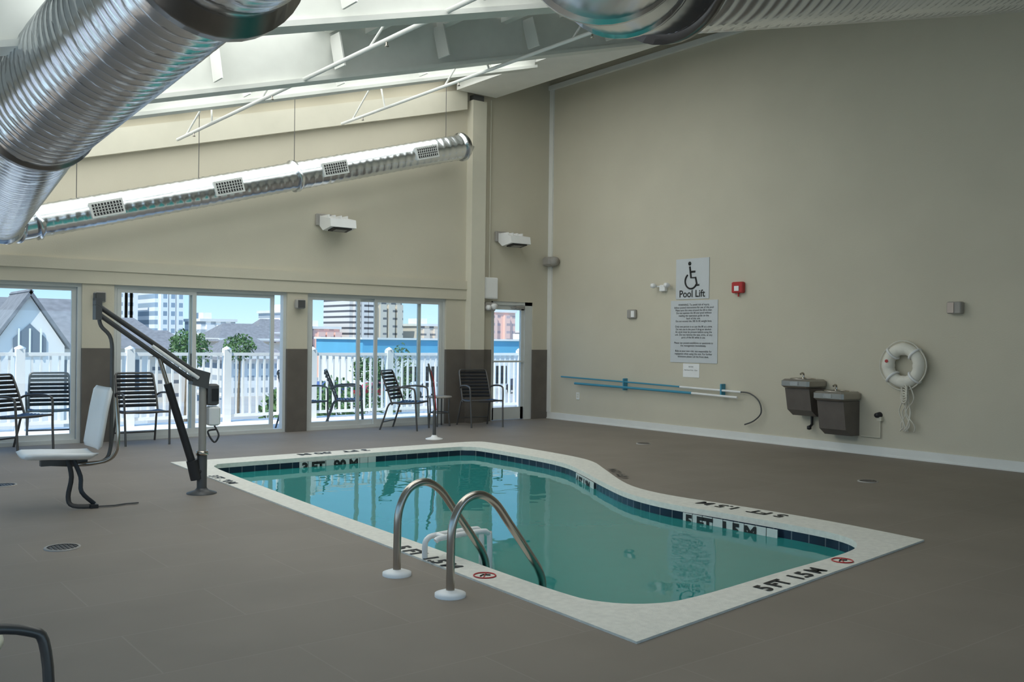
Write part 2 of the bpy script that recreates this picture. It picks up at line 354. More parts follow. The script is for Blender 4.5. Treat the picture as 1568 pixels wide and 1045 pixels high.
# ------------------------------------------------------------------ windows
def slider(name,a,b,splits):
    e=empty(name);mb=MB();f=.045;y0,y1=.04,.15
    mb.box(a,a+f,y0,y1,0,H,M_alu);mb.box(b-f,b,y0,y1,0,H,M_alu);mb.box(a+f,b-f,y0,y1,H-f,H,M_alu);mb.box(a+f,b-f,y0,y1,0,.05,M_alu)
    mb.done('outer_frame',loc=(0,0,0),parent=e)
    for i,(p,q,yy) in enumerate(splits):
        mb=MB();s=.055
        mb.box(p,p+s,yy,yy+.035,.05,H-f,M_alu);mb.box(q-s,q,yy,yy+.035,.05,H-f,M_alu)
        mb.box(p+s,q-s,yy,yy+.035,.05,.12,M_alu);mb.box(p+s,q-s,yy,yy+.035,H-f-.05,H-f,M_alu)
        mb.box(p+s,q-s,yy+.014,yy+.02,.12,H-f-.05,M_glass)
        if i==1: mb.box(p+.015,p+.04,yy-.03,yy,.95,1.15,M_dkgrey)
        mb.done('sash_%d'%(i+1),loc=(0,0,0),parent=e)
slider('window_1',-12.3,-10.5,[(-12.25,-11.4,.05),(-11.42,-10.55,.095)])
slider('window_2',-10.12,-7.79,[(-10.07,-8.94,.05),(-9.0,-7.84,.095)])
slider('window_3',-7.40,-4.98,[(-7.35,-6.30,.05),(-6.38,-5.14,.095)])
slider('window_4',-4.66,-2.19,[(-4.61,-3.75,.05),(-3.78,-2.62,.095),(-3.50,-2.24,.05)])
e=empty('door_1');mb=MB();a,b=-1.27,-.36
mb.box(a,a+.05,.02,.16,0,H,M_alu);mb.box(b-.16,b,.02,.16,0,H,M_alu);mb.box(a,b,.02,.16,H-.06,H,M_alu);mb.done('frame',loc=(0,0,0),parent=e)
mb=MB();p,q=a+.05,b-.16
mb.box(p,p+.05,.05,.1,.01,H-.06,M_alu);mb.box(q-.06,q,.05,.1,.01,H-.06,M_alu);mb.box(p,q,.05,.1,.01,.22,M_alu);mb.box(p,q,.05,.1,H-.14,H-.06,M_alu)
mb.box(p+.05,q-.06,.07,.08,.22,H-.14,M_glass);mb.box(p+.02,q-.02,.02,.05,1.0,1.03,M_alu);mb.tube([(q-.3,.03,H-.1),(q-.05,-.03,H-.08)],.012,M_grey,6);mb.box(q-.2,q-.02,-.0,.04,H-.12,H-.07,M_grey)
mb.done('leaf',loc=(0,0,0),parent=e)

# ------------------------------------------------------------------ ducts
def dense(P,step):
    out=[]
    for i in range(len(P)-1):
        a=V(P[i]);b=V(P[i+1]);n=max(1,int((b-a).length/step))
        for k in range(n): out.append(a+(b-a)*k/n)
    out.append(V(P[-1]));return out
def spiral(pitch,h):
    def f(s,th):
        q=(s/pitch+th/(2*math.pi))%1.0
        return h if q<.22 else 0
    return f
def ring(mb,c,d,r,w,m,t=.03):
    d=V(d).normalized();c=V(c);mb.tube([c-d*w/2,c-d*w/2,c+d*w/2,c+d*w/2],[r,r+t,r+t,r],m,40,caps=False)
e=empty('wall_air_duct');mb=MB()
def zd(x): return 2.73+.279*(x+8.48)
a=(-8.5,-.54,zd(-8.5));b=(-2.25,-.54,zd(-2.25));d=V(b)-V(a)
mb.tube(dense([a,b],.025),.195,M_duct,32,rf=spiral(.12,.006))
for x in (-5.15,-2.3,-8.45): ring(mb,(x,-.54,zd(x)),d,.19,.05,M_duct,.035)
mb.tube([(-2.27,-.54,zd(-2.27)),(-2.22,-.54,zd(-2.22))],.18,M_ductband,32)
mb.done('tube',loc=(0,0,0),parent=e)
mb=MB();dn=d.normalized();
for x in (-7.69,-6.16,-4.61,-3.07):
    nrm=V((0,-.96,-.0)).normalized();upv=dn.cross(nrm)*-1;upv.normalize()
    c=V((x,-.54,zd(x)))+nrm*.19
    mb.obox(c,dn*.20,nrm*.022,upv*.095,M_alu)
    mb.obox(c+nrm*.018,dn*.175,nrm*.008,upv*.07,M_black)
    for k in range(-4,5): mb.obox(c+nrm*.025+dn*.037*k,dn*.005,nrm*.006,upv*.07,M_alu)
    for k in (-1,0,1): mb.obox(c+nrm*.025+upv*.035*k,dn*.175,nrm*.006,upv*.004,M_alu)
mb.done('grilles',loc=(0,0,0),parent=e)
mb=MB()
for x in (-8.0,-6.5,-5.15,-2.6): mb.tube([(x,-.54,zd(x)+.19),(x,-.54,zr(x))],.005,M_dkgrey,5)
mb.done('hangers',loc=(0,0,0),parent=e)
e=empty('main_air_duct');mb=MB()
P1=V((-9.53,-6.1,2.85));P2=V((-9.31,-8.7,3.21));P3=V((-9.34,-12.5,3.16));
mb.tube(catmull([(-8.5,-.54,zd(-8.5)),(-8.68,-.56,2.67),(-8.82,-.75,2.64),(-8.88,-1.0,2.64)],5),[.2]*16,M_duct,28)
ring(mb,(-8.66,-.56,2.68),(1,.2,.2),.2,.03,M_duct,.02);ring(mb,(-8.8,-.72,2.645),(.7,-.8,0),.2,.03,M_duct,.02);ring(mb,(-8.88,-1.0,2.64),(.1,-1,0),.2,.05,M_duct,.035)
pts=dense([(-8.88,-1.0,2.64),P1],.025);n=len(pts)
mb.tube(pts,[.2+.12*min(1,(i/n)*1.2) for i in range(n)],M_duct,44,rf=spiral(.11,.006))
mb.tube(dense([P1,P2],.016),.36,M_duct,60,rf=spiral(.085,.008))
ring(mb,P1,P2-P1,.345,.05,M_ductband,.04)
mb.tube(dense([P2,P3],.025),.38,M_duct,60,rf=spiral(.10,.008))
ring(mb,P2,P3-P1,.375,.07,M_ductband,.08)
mb.done('tube',loc=(0,0,0),parent=e)
e=empty('branch_air_duct');mb=MB();yb=-9.7
def zq(x): return 3.40+.252*(x+7.1)
c0=V((-7.42,yb,zq(-7.42)));c1=V((-.6,yb,zq(-.6)))
mb.tube(dense([c0,c1],.025),.38,M_duct,56,rf=spiral(.10,.008))
ring(mb,c0,c1-c0,.37,.07,M_ductband,.06)
z8=zq(-8.0)+.02
arc=[c0,V((-7.72,yb-.03,zq(-7.72))),V((-8.02,yb-.22,zq(-7.95))),V((-8.22,yb-.55,z8)),V((-8.30,yb-1.0,z8)),V((-8.30,yb-3.0,z8))]
mb.tube(arc,.38,M_duct,48)
for i in (1,2,3,4):
    ring(mb,arc[i],(arc[min(i+1,5)]-arc[i-1]),.375,.03,M_duct,.02)
mb.done('tube',loc=(0,0,0),parent=e)

# ------------------------------------------------------------------ wall fittings, north
def flood(name,x,z):
    mb=MB();mb.bbox(x-.21,x+.05,-.06,-.0,z-.02,z+.16,M_grey,.01)
    mb.prism([(x-.16,-.05,z+.13),(x-.16,-.40,z+.06),(x-.16,-.42,z-.06),(x-.16,-.16,z-.10),(x-.16,-.05,z-.02)],(.42,0,0),M_plw)
    mb.obox((x+.05,-.30,z-.085),(.15,0,0),(0,.09,-.014),(0,.002,.012),M_black)
    mb.obox((x+.05,-.30,z-.098),(.09,0,0),(0,.05,-.008),(0,.001,.006),M_grey)
    for k in range(4): mb.box(x-.14+k*.1,x-.12+k*.1,-.3,-.1,z+.06,z+.125,M_plw)
    mb.tube([(x-.1,-.02,z+.05),(x-.1,-.1,z+.05)],.04,M_grey,12);mb.done(name)
flood('flood_light',-4.35,3.08);flood('flood_light',-1.02,3.08)
def speaker(x,z):
    mb=MB();mb.bbox(x-.07,x+.07,-.13,-.03,z-.07,z+.07,M_grey,.015);mb.box(x-.055,x+.055,-.137,-.13,z-.055,z+.055,M_dkgrey);mb.box(x-.03,x+.03,-.03,0,z-.03,z+.03,M_dkgrey);mb.done('wall_speaker')
speaker(-7.6,1.88);speaker(-4.82,1.88)
mb=MB();mb.bbox(-1.50,-1.22,-.12,0,2.08,2.44,M_plw,.01);mb.box(-1.48,-1.24,-.128,-.12,2.1,2.42,M_plw);mb.tube([(-1.36,-.05,2.44),(-1.36,-.05,5.44)],.012,M_trim,6);mb.done('electrical_panel')
mb=MB();mb.bbox(-1.47,-1.25,-.1,0,1.88,2.02,M_grey,.01);mb.lathe((-1.30,-.1,1.95),[(.0,-.06),(.05,-.055),(.055,0)],M_plw,16,'y');mb.lathe((-1.42,-.1,1.93),[(.0,-.06),(.04,-.055),(.045,0)],M_plw,16,'y');mb.done('emergency_light')
mb=MB();mb.bbox(-.20,-.0,-.24,-.03,2.70,2.86,M_grey,.03);mb.lathe((-.1,-.30,2.78),[(0,-.03),(.07,-.02),(.085,.06)],M_grey,20,'y');mb.tube([(-.02,-.12,2.8),(-.1,-.1,2.8)],.03,M_grey);mb.done('corner_loudspeaker')
# ------------------------------------------------------------------ wall fittings, east
def sign_text(e,body,size,y,z,nm,al='CENTER',sp=1.0,x=-.016,bold=0): text(body,size,(x,y,z),(0,-1,0),(0,0,1),M_bt,e,nm,al,sp,bold)
M_sign=mat('sign_board_white',(.62,.65,.67),.45,noise=.02)
e=empty('pool_lift_sign');mb=MB();mb.box(-.012,0,-3.69,-3.04,2.04,2.65,M_sign)
def P(y,z): return (-.015,-3.365-y,2.12+z)
mb.lathe(P(-.05,.455),[(0,-.001),(.03,-.001),(.03,.001)],M_bt,16,'x')
for pl in ([(-.045,.41),(-.02,.24),(.07,.24),(.10,.12),(.14,.13)],[(-.035,.33),(.06,.33)]): mb.tube([P(*q) for q in pl],.015,M_bt,8)
mb.tube([P(-.02+.115*math.cos(math.radians(t)),.19+.115*math.sin(math.radians(t))) for t in range(125,345,10)],.013,M_bt,8)
mb.done('board',loc=(0,0,0),parent=e);sign_text(e,'Pool Lift',.15,-3.365,2.07,'caption',bold=.002)
e=empty('pool_warning_sign');mb=MB();mb.box(-.01,0,-3.86,-2.94,1.08,2.02,M_sign);mb.done('board',loc=(0,0,0),parent=e)
body="WARNING: To avoid risk of injury,\nfollow posted instructions for use of the pool\nMake sure this area around the lift is clear.\nDo not operate the lift and pool without\nreading the operation guide on the\nback of this unit.\nDo not exceed the 300 lb lift weight limit.\n \nOnly one person is to use the lift at a time.\nDo not use in the pool if drug or alcohol.\nAn adult must be present before using the\nunit. Do not remove the seat, arms, or any\nparts of the lift while in use.\n \nPlease see posted conditions or questions to\nthe management immediately.\n \nRide at your own risk; not responsible for\nnegligence when using this unit. For further\nassistance please call the front desk."
sign_text(e,body,.042,-3.40,1.94,'lettering',sp=.98,x=-.013)
e=empty('notice_sign');mb=MB();mb.box(-.008,0,-3.52,-3.2,.86,1.065,M_plw);mb.done('board',loc=(0,0,0),parent=e);sign_text(e,'NOTICE\n \nPool hours: 9 am - 10 pm',.025,-3.36,1.01,'lettering',x=-.011)
mb=MB();mb.bbox(-.07,0,-4.35,-4.15,2.1,2.26,M_red,.012);mb.box(-.08,-.07,-4.29,-4.21,2.13,2.2,M_plw);mb.tube([(-.03,-4.25,2.1),(-.03,-4.25,2.05)],.012,M_red);mb.done('fire_alarm')
mb=MB();mb.bbox(-.07,0,-2.86,-2.74,2.17,2.27,M_plw,.01)
for y in (-2.66,-2.94): mb.lathe((-.1,y,2.26),[(0,-.05),(.035,-.045),(.04,0),(.02,.05)],M_plw,16,'x')
mb.tube([(-.05,-2.94,2.25),(-.05,-2.66,2.25)],.012,M_plw);mb.done('emergency_light')
mb=MB();mb.bbox(-.05,0,-2.21,-2.02,1.76,1.90,M_grey,.01);mb.box(-.055,-.05,-2.19,-2.12,1.78,1.88,M_plw);mb.done('thermostat')
mb=MB();mb.bbox(-.09,0,-7.5,-7.33,1.76,1.90,M_grey,.01);mb.box(-.1,-.09,-7.42,-7.345,1.77,1.89,mat('amber_cover',(.60,.50,.44),.5));mb.done('wall_sensor')
mb=MB();mb.box(-.01,0,-.86,-.78,.38,.5,M_white);mb.box(-.014,-.01,-.84,-.80,.41,.44,M_trim);mb.box(-.014,-.01,-.84,-.80,.45,.48,M_trim);mb.done('wall_outlet')
mb=MB();mb.tube([(-.07,-.45,.76),(-.07,-2.3,.73),(-.07,-4.3,.69)],.013,M_blue,10);mb.tube([(-.07,-3.2,.71),(-.07,-4.35,.69)],.016,M_plw,10)
pp=catmull([(-.07,-4.3,.69),(-.07,-4.5,.68),(-.07,-4.66,.58),(-.07,-4.70,.42),(-.07,-4.58,.30),(-.07,-4.42,.235)],5);mb.tube(pp,.010,M_dkgrey,8)
for y in (-2.0,-4.0): mb.box(-.09,0,y-.012,y+.012,.60,.79,M_blue)
mb.done('life_hook_pole')
mb=MB();mb.tube([(-.09,-.83,.66),(-.09,-3.45,.63)],.02,M_blue,10);mb.tube([(-.09,-3.4,.63),(-.09,-4.3,.61)],.017,M_plw,10);mb.done('skimmer_pole')
def fountain(y0,y1,zt_,zb_,spx):
    mb=MB();d=.42
    prof=[(0,zb_),(-.18,zb_),(-.30,zb_+.08),(-.36,zt_-.12)]
    mb.prism([(x,y0+.03,z) for x,z in prof]+[(0,y0+.03,zt_-.12)],(0,y1-y0-.06,0),M_fbody)
    mb.bbox(-d,-.0,y0,y1,zt_-.115,zt_,M_basin,.025)
    c=((y0+y1)/2);P=[( -.23+.15*math.cos(t*math.pi/16),c+.16*math.sin(t*math.pi/16),zt_+.002) for t in range(32)]
    mb.tube(P,.008,M_steel,6,closed=True);mb.add([(p[0],p[1],zt_+.004) for p in P],[tuple(range(32))],M_dkgrey)
    mb.tube(catmull([(-.10,c+spx,zt_),(-.10,c+spx,zt_+.06),(-.13,c+spx,zt_+.075),(-.17,c+spx,zt_+.06)],4),.012,M_steel,8)
    mb.lathe((-.10,c+spx,zt_),[(.03,0),(.03,.015),(0,.02)],M_steel,14)
    mb.box(-d-.006,-d,c-.06,c+.06,zt_-.08,zt_-.03,M_steel)
    mb.box(-.30,-.27,y0+.08,y1-.08,zb_+.12,zb_+.3,M_dkgrey)
    mb.done('drinking_fountain')
fountain(-5.70,-5.27,.925,.44,.08);fountain(-6.20,-5.76,.79,.23,.08)
mb=MB();mb.tube([(-.04,-5.50,.43),(-.04,-5.50,.32),(-.10,-5.50,.28)],.018,M_black,8);mb.lathe((-.1,-5.50,.25),[(0,0),(.03,.01),(.03,.05),(0,.06)],M_black,12)
mb.done('drain_valve')
mb=MB();mb.lathe((-.03,-6.45,.51),[(0,-.05),(.03,-.05),(.04,.03)],M_black,14,'x');mb.tube([(-.02,-6.47,.46),(-.02,-6.47,.23),(-.02,-6.21,.23)],.009,M_trim,6);mb.box(-.05,0,-6.5,-6.44,.44,.49,M_trim);mb.done('water_spigot')
e=empty('life_ring');mb=MB();c=V((-.09,-6.81,1.14));R_=.20
n=64;PT=[c+V((0,R_*math.cos(2*math.pi*i/n),R_*math.sin(2*math.pi*i/n))) for i in range(n)]
mb.tube(PT,[.072+(.006 if (i%16) in (0,1,15) else 0) for i in range(n)],M_foam,18,closed=True)
mb.done('ring',loc=(0,0,0),parent=e);mb=MB()
for k in range(4):
    a0=math.pi/4+k*math.pi/2;q=c+V((0,R_*math.cos(a0),R_*math.sin(a0)));u=V((0,math.cos(a0),math.sin(a0)))
    P_=[q+(u*math.cos(t*math.pi/8)+V((1,0,0))*math.sin(t*math.pi/8))*.082 for t in range(16)];mb.tube(P_,.016,M_plw,6,closed=True)
    a1=a0+math.pi/2
    PP=[c+V((-.02,(R_+.085+.015*math.sin((i/10)*math.pi))*math.cos(a0+(a1-a0)*i/10),(R_+.085+.015*math.sin(i/10*math.pi))*math.sin(a0+(a1-a0)*i/10))) for i in range(11)]
    mb.tube(PP,.010,M_rope,6)
random.seed(3)
for k in range(7):
    y=-6.84+random.uniform(-.05,.05);P_=catmull([(-.13,y,.95),(-.12,y-.03+random.uniform(-.05,.05),.75),(-.08,y-.02+random.uniform(-.06,.08),.58),(-.08,y+random.uniform(-.12,.08),.42),(-.05,y+random.uniform(-.1,.12),.34)],6);mb.tube(P_,.008,M_rope,6)
for k in range(5): mb.tube([(-.13+.04*math.cos(t*math.pi/6),-6.84+.06*math.cos(t*math.pi/6),.86-.03*k+.05*math.sin(t*math.pi/6)) for t in range(12)],.009,M_rope,6,closed=True)
mb.tube([(-.1,-6.6,1.19),(-.17,-6.63,1.19)],.02,M_red,8);mb.tube([(0,-6.81,1.33),(-.1,-6.81,1.35)],.012,M_steel,8)
mb.done('rope',loc=(0,0,0),parent=e)

# ------------------------------------------------------------------ pool handrails
for y in (-8.15,-8.71):
    mb=MB();P_=catmull([(-7.975,y,.005),(-7.975,y,.2),(-7.965,y,.38),(-7.90,y,.50),(-7.79,y,.535),(-7.68,y,.48),(-7.57,y,.345),(-7.42,y,.15),(-7.345,y,.04),(-7.32,y,-.08),(-7.32,y,-.4),(-7.32,y,-.8)],6)
    mb.tube(P_,.0235,M_steel,16);mb.lathe((-7.975,y,0),[(.085,.0),(.085,.018),(.05,.03),(.024,.035)],M_plw,28);mb.done('pool_handrail')
mb=MB();P_=catmull([(-7.64,-7.93,.012),(-7.64,-7.93,.10),(-7.62,-7.93,.135),(-7.56,-7.93,.15),(-7.28,-7.93,.155),(-7.22,-7.93,.14),(-7.20,-7.93,.08),(-7.20,-7.93,-.5)],5)
mb.tube(P_,.018,M_plw,10);P2_=[V((p.x,-8.02,p.z)) for p in P_[10:]];mb.tube(P2_,.018,M_plw,10);mb.tube([(-7.55,-7.93,.15),(-7.55,-8.02,.15)],.018,M_plw,10)
for z in (-.35,-.48): mb.box(-7.28,-7.18,-8.04,-7.91,z,z+.04,M_plw)
mb.done('pool_ladder_step')
mb=MB();mb.lathe((-3.665,-1.94,0),[(.12,0),(.12,.012),(.05,.03),(.03,.06)],M_plw,24);mb.tube([(-3.665,-1.94,.02),(-3.665,-1.94,.40)],.024,M_dkgrey,14);mb.tube([(-3.665,-1.94,.40),(-3.70,-1.92,.8),(-3.75,-1.9,1.05)],.013,M_dkgrey,8);mb.tube([(-3.64,-1.94,.40),(-3.67,-1.92,.8),(-3.75,-1.9,1.05)],.009,M_red,8);mb.done('anchor_post')
for (x,y,r,mt) in ((-1.557,-3.9,.09,M_drain),(-2.12,-7.6,.09,M_drain),(-9.39,-6.29,.10,M_dkgrey),(-9.22,-3.25,.10,M_dkgrey)):
    mb=MB();mb.lathe((x,y,0),[(0,.004),(r,.004),(r+.01,.001)],mt,24)
    for k in range(-3,4):
        l=math.sqrt(max(0,(r*.85)**2-(k*.025)**2));mb.box(x+k*.025-.005,x+k*.025+.005,y-l,y+l,.004,.008,M_black if mt is M_dkgrey else mt)
    mb.lathe((x,y,0),[(r-.005,.008),(r+.01,.008),(r+.012,0)],M_grey,24);mb.done('floor_drain')

# ------------------------------------------------------------------ pool lift
e=empty('pool_lift');Y=-4.66
mb=MB();mb.lathe((-7.89,Y,0),[(.13,0),(.13,.008),(.06,.03),(.045,.05)],M_dkgrey,28);mb.cyl((-7.89,Y,.02),(-7.89,Y,.36),.043,M_dkgrey,20);mb.cyl((-7.89,Y,.36),(-7.89,Y,1.02),.033,M_grey,20);ring(mb,(-7.89,Y,.36),(0,0,1),.04,.04,M_steel,.012)
mb.obox((-7.92,Y,1.02),(.07,0,-.02),(0,.05,0),(.01,0,.07),M_dkgrey);mb.done('mast',loc=(0,0,0),parent=e)
mb=MB()
for dy in (-.035,.035):
    mb.tube([(-8.80,Y+dy,1.655),(-7.92,Y+dy,1.05)],.016,M_dkgrey,10)
    mb.tube([(-8.76,Y+dy,1.56),(-7.95,Y+dy,.98)],.015,M_dkgrey,10)
mb.tube([(-8.35,Y-.055,1.305),(-7.95,Y-.055,1.025)],.016,M_plw,10)
mb.obox((-8.78,Y,1.61),(.025,0,0),(0,.05,0),(0,0,.09),M_dkgrey);mb.tube([(-8.80,Y,1.68),(-8.80,Y,1.74)],.015,M_dkgrey)
mb.done('arm',loc=(0,0,0),parent=e)
mb=MB();mb.tube(catmull([(-8.77,Y,1.56),(-8.75,Y,1.47),(-8.67,Y,1.36),(-8.66,Y,1.1),(-8.66,Y,.6),(-8.665,Y,.45),(-8.70,Y,.36),(-8.80,Y,.33),(-8.95,Y,.33),(-9.15,Y,.35)],5),.016,M_dkgrey,10)
mb.tube(catmull([(-8.68,Y-.2,.88),(-8.67,Y-.24,.6),(-8.68,Y-.22,.44),(-8.75,Y-.14,.36),(-8.95,Y,.33)],5),.016,M_steel,8)
mb.done('seat_frame',loc=(0,0,0),parent=e)
mb=MB();mb.tube([(-8.27,Y,1.20),(-8.14,Y,.78)],.018,M_steel,12);mb.tube([(-8.20,Y,.98),(-7.98,Y,.28)],.034,M_black,14);mb.tube([(-7.98,Y,.30),(-7.94,Y,.13)],.05,M_black,14);mb.tube([(-7.94,Y,.2),(-7.89,Y,.2)],.04,M_black,12);mb.done('actuator',loc=(0,0,0),parent=e)
mb=MB();mb.bbox(-7.86,-7.76,Y-.06,Y+.06,.78,.97,M_dkgrey,.015);mb.bbox(-7.85,-7.75,Y-.07,Y+.06,.60,.77,M_plw,.015);mb.box(-7.83,-7.77,Y-.066,Y-.06,.82,.93,M_black)
mb.tube(catmull([(-7.8,Y-.05,.60),(-7.78,Y-.1,.52),(-7.82,Y-.1,.46),(-7.86,Y-.05,.55),(-7.8,Y-.08,.57)],5),.008,M_black,6);mb.done('control_box',loc=(0,0,0),parent=e)
def pad(P,wid,th,m,mb):
    n=len(P);vs=[];fs=[];W=8
    for i,(x,z) in enumerate(P):
        a=P[max(i-1,0)];b=P[min(i+1,n-1)];t=V((b[0]-a[0],b[1]-a[1])).normalized();nx,nz=-t.y,t.x
        tt=th*(.35 if i in (0,n-1) else 1);ww=wid*(.86 if i in (0,n-1) else 1)
        for k in range(W+1):
            s=-1+2*k/W;dish=.025*(s*s);ed=(1-abs(s)**6*.7)
            vs.append((x+nx*(tt*ed+dish),Y+s*ww,z+nz*(tt*ed+dish)));vs.append((x-nx*(tt*ed-dish),Y+s*ww,z-nz*(tt*ed-dish)))
    R2=2*(W+1)
    for i in range(n-1):
        for k in range(W):
            a=i*R2+2*k;fs.append((a,a+2,a+R2+2,a+R2));fs.append((a+1,a+R2+1,a+R2+3,a+3))
        fs.append((i*R2,i*R2+R2,i*R2+R2+1,i*R2+1));a=i*R2+2*W;fs.append((a,a+1,a+R2+1,a+R2))
    for i in (0,n-1):
        for k in range(W):
            a=i*R2+2*k;fs.append((a,a+1,a+3,a+2))
    mb.add(vs,fs,m,True)
mb=MB();pad([(-9.34,.415),(-9.30,.42),(-9.15,.415),(-9.0,.405),(-8.86,.40),(-8.80,.41)],.22,.028,M_plw,mb);mb.box(-9.2,-8.85,Y-.03,Y+.03,.335,.385,M_dkgrey);mb.done('seat',loc=(0,0,0),parent=e)
mb=MB();pad([(-8.79,.46),(-8.785,.49),(-8.765,.62),(-8.74,.78),(-8.71,.93),(-8.70,.96)],.25,.026,M_plw,mb);mb.done('backrest',loc=(0,0,0),parent=e)
mb=MB()
mb.tube(catmull([(-9.02,Y-.12,.39),(-9.00,Y-.15,.25),(-9.03,Y-.18,.10),(-9.0,Y-.21,.03),(-8.84,Y-.23,.015)],4),.019,M_black,8,flat=(1,.25))
mb.tube(catmull([(-8.98,Y-.1,.39),(-8.93,Y-.14,.25),(-8.93,Y-.18,.13),(-8.84,Y-.22,.03)],4),.019,M_black,8,flat=(1,.25))
mb.tube([(-8.84,Y-.23,.012),(-8.7,Y-.25,.010),(-8.6,Y-.22,.010),(-8.5,Y-.23,.010)],.018,M_black,8,flat=(.3,.8));mb.box(-8.88,-8.82,Y-.26,Y-.20,.002,.03,M_black);mb.done('belt',loc=(0,0,0),parent=e)

# ------------------------------------------------------------------ chairs
def chair(x,y,rot,z=0,name='strap_chair'):
    mb=MB();r=.014
    for s in (-1,1):
        mb.tube(catmull([(s*.27,-.27,0),(s*.275,-.25,.3),(s*.285,-.235,.58),(s*.285,-.19,.64),(s*.285,-.05,.655),(s*.28,.15,.64),(s*.255,.245,.60)],5),r,M_chairf,8)
        mb.tube(catmull([(s*.27,.33,0),(s*.26,.26,.2),(s*.25,.18,.40),(s*.25,.0,.405),(s*.25,-.24,.42)],5),r,M_chairf,8)
        mb.tube(catmull([(s*.25,.14,.38),(s*.25,.20,.55),(s*.245,.28,.75),(s*.235,.33,.87),(s*.20,.34,.895)],5),r,M_chairf,8)
        mb.tube([(s*.275,-.25,.42),(s*.25,-.24,.42)],r,M_chairf,8)
    mb.tube([(-.20,.34,.895),(.20,.34,.895)],r,M_chairf,8);mb.tube([(-.27,-.245,.42),(.27,-.245,.42)],r,M_chairf,8);mb.tube([(-.25,.18,.40),(.25,.18,.40)],r,M_chairf,8)
    mb.tube([(-.27,.29,.12),(.27,.29,.12)],r*.8,M_chairf,8)
    for i in range(8):
        t=i/7;yy=.17+.165*t;zz=.48+.37*t
        pts=[(-.25,yy,zz),(-.12,yy+.02,zz),(.12,yy+.02,zz),(.25,yy,zz)];mb.tube(catmull(pts,3),.021,M_strap,8,flat=(1,.22))
    for i in range(8):
        yy=-.22+i*.053;pts=[(-.255,yy,.425),(-.12,yy,.405),(.12,yy,.405),(.255,yy,.425)];mb.tube(catmull(pts,3),.021,M_strapb,8,flat=(.22,1))
    ob=mb.done(name,loc=(x,y,z),rotz=rot);return ob
chair(-7.16,-.42,math.radians(0));chair(-8.60,-.46,math.radians(35));chair(-8.0,.75,math.radians(-10),-.03)
chair(-3.22,-.48,math.radians(38));chair(-3.55,.85,math.radians(60),-.03);chair(-1.95,-.66,math.radians(-12))
chair(-4.35,.75,math.radians(20),-.03)
chair(-10.60,-10.55,math.radians(80))
def table(x,y,r,h,m,name):
    mb=MB();mb.lathe((x,y,0),[(0,h),(r-.01,h),(r,h-.01),(r,h-.025),(r-.02,h-.03),(0,h-.03)],m,32)
    for k in range(4):
        a0=math.pi/4+k*math.pi/2;c_,s_=math.cos(a0),math.sin(a0)
        mb.tube([(x+c_*r*.85,y+s_*r*.85,0),(x+c_*r*.75,y+s_*r*.75,h*.5),(x+c_*r*.8,y+s_*r*.8,h-.03)],.013,M_chairf,8)
    mb.tube([(x+r*.75*math.cos(t*math.pi/8),y+r*.75*math.sin(t*math.pi/8),h*.45) for t in range(16)],.009,M_chairf,6,closed=True);mb.done(name)
table(-2.50,-.30,.20,.48,M_grey,'side_table')
table(-10.58,-9.84,.24,.52,M_cream,'side_table')

# ------------------------------------------------------------------ exterior
mb=MB();mb.box(-16,6,.2,2.6,-.25,-.03,M_deck);mb.box(-16,6,2.6,2.7,-.6,-.03,M_rail);shell(mb,'balcony_slab')
mb=MB();yr=2.37
x=-14.27
while x<5:
    mb.box(x-.06,x+.06,yr-.06,yr+.06,-.03,1.17,M_rail);mb.lathe((x,yr,1.17),[(.08,0),(.08,.02),(.0,.06)],M_rail,4)
    k=x+.16
    while k<x+1.45: mb.box(k-.016,k+.016,yr-.016,yr+.016,.06,1.07,M_rail);k+=.125
    x+=1.55
mb.box(-14.3,5,yr-.035,yr+.035,1.07,1.12,M_rail);mb.box(-14.3,5,yr-.025,yr+.025,.05,.10,M_rail);mb.done('balcony_railing')
mb=MB();mb.box(-200,300,3,400,-4.3,-4.1,M_road);shell(mb,'street_ground')
B1=brickmat('bld_white',(.85,.83,.80),(.34,.37,.40),1.3,1.1,.32);B2=brickmat('bld_glass',(.80,.82,.85),(.24,.31,.38),1.0,1.1,.25)
B3=brickmat('bld_tan',(.72,.62,.52),(.15,.15,.16),1.6,1.1,.4);B4=brickmat('bld_pink',(.85,.56,.48),(.42,.32,.32),1.5,1.2,.4);B5=brickmat('bld_dark',(.70,.66,.62),(.08,.08,.09),2.6,.8,.25)
M_blub=mat('bld_blue',(.12,.42,.62),.7,noise=.05,nscale=.5);M_wl2=mat('bld_stucco',(.80,.78,.74),.8,noise=.05,nscale=.5)
def bld(name,x0,x1,y,ztop,m,roof=None,dep=12):
    mb=MB();mb.box(x0,x1,y,y+dep,-4.1,ztop,m);mb.box(x0-.2,x1+.2,y-.2,y+dep+.2,ztop,ztop+.35,M_wl2)
    if roof=='hip':
        w=(x1-x0)*.25;h=2.0
        mb.add([(x0-.5,y-.5,ztop),(x1+.5,y-.5,ztop),(x1+.5,y+dep+.5,ztop),(x0-.5,y+dep+.5,ztop),(x0+w,y+dep/2,ztop+h),(x1-w,y+dep/2,ztop+h)],[(0,1,5,4),(1,2,5),(2,3,4,5),(3,0,4)],M_shingle)
    else:
        mb.box(x0+(x1-x0)*.3,x0+(x1-x0)*.55,y+3,y+6,ztop+.3,ztop+1.2,M_wl2)
        for k in range(3): mb.box(x0+.6+k*(x1-x0)/3.2,x0+1.6+k*(x1-x0)/3.2,y-.5,y,-4.1,ztop-.4,m)
    mb.done(name)
bld('apartment_tower',22.5,24.5,112,8.0,B1,dep=8);bld('apartment_tower',27.0,30,110,11,B2,dep=8)
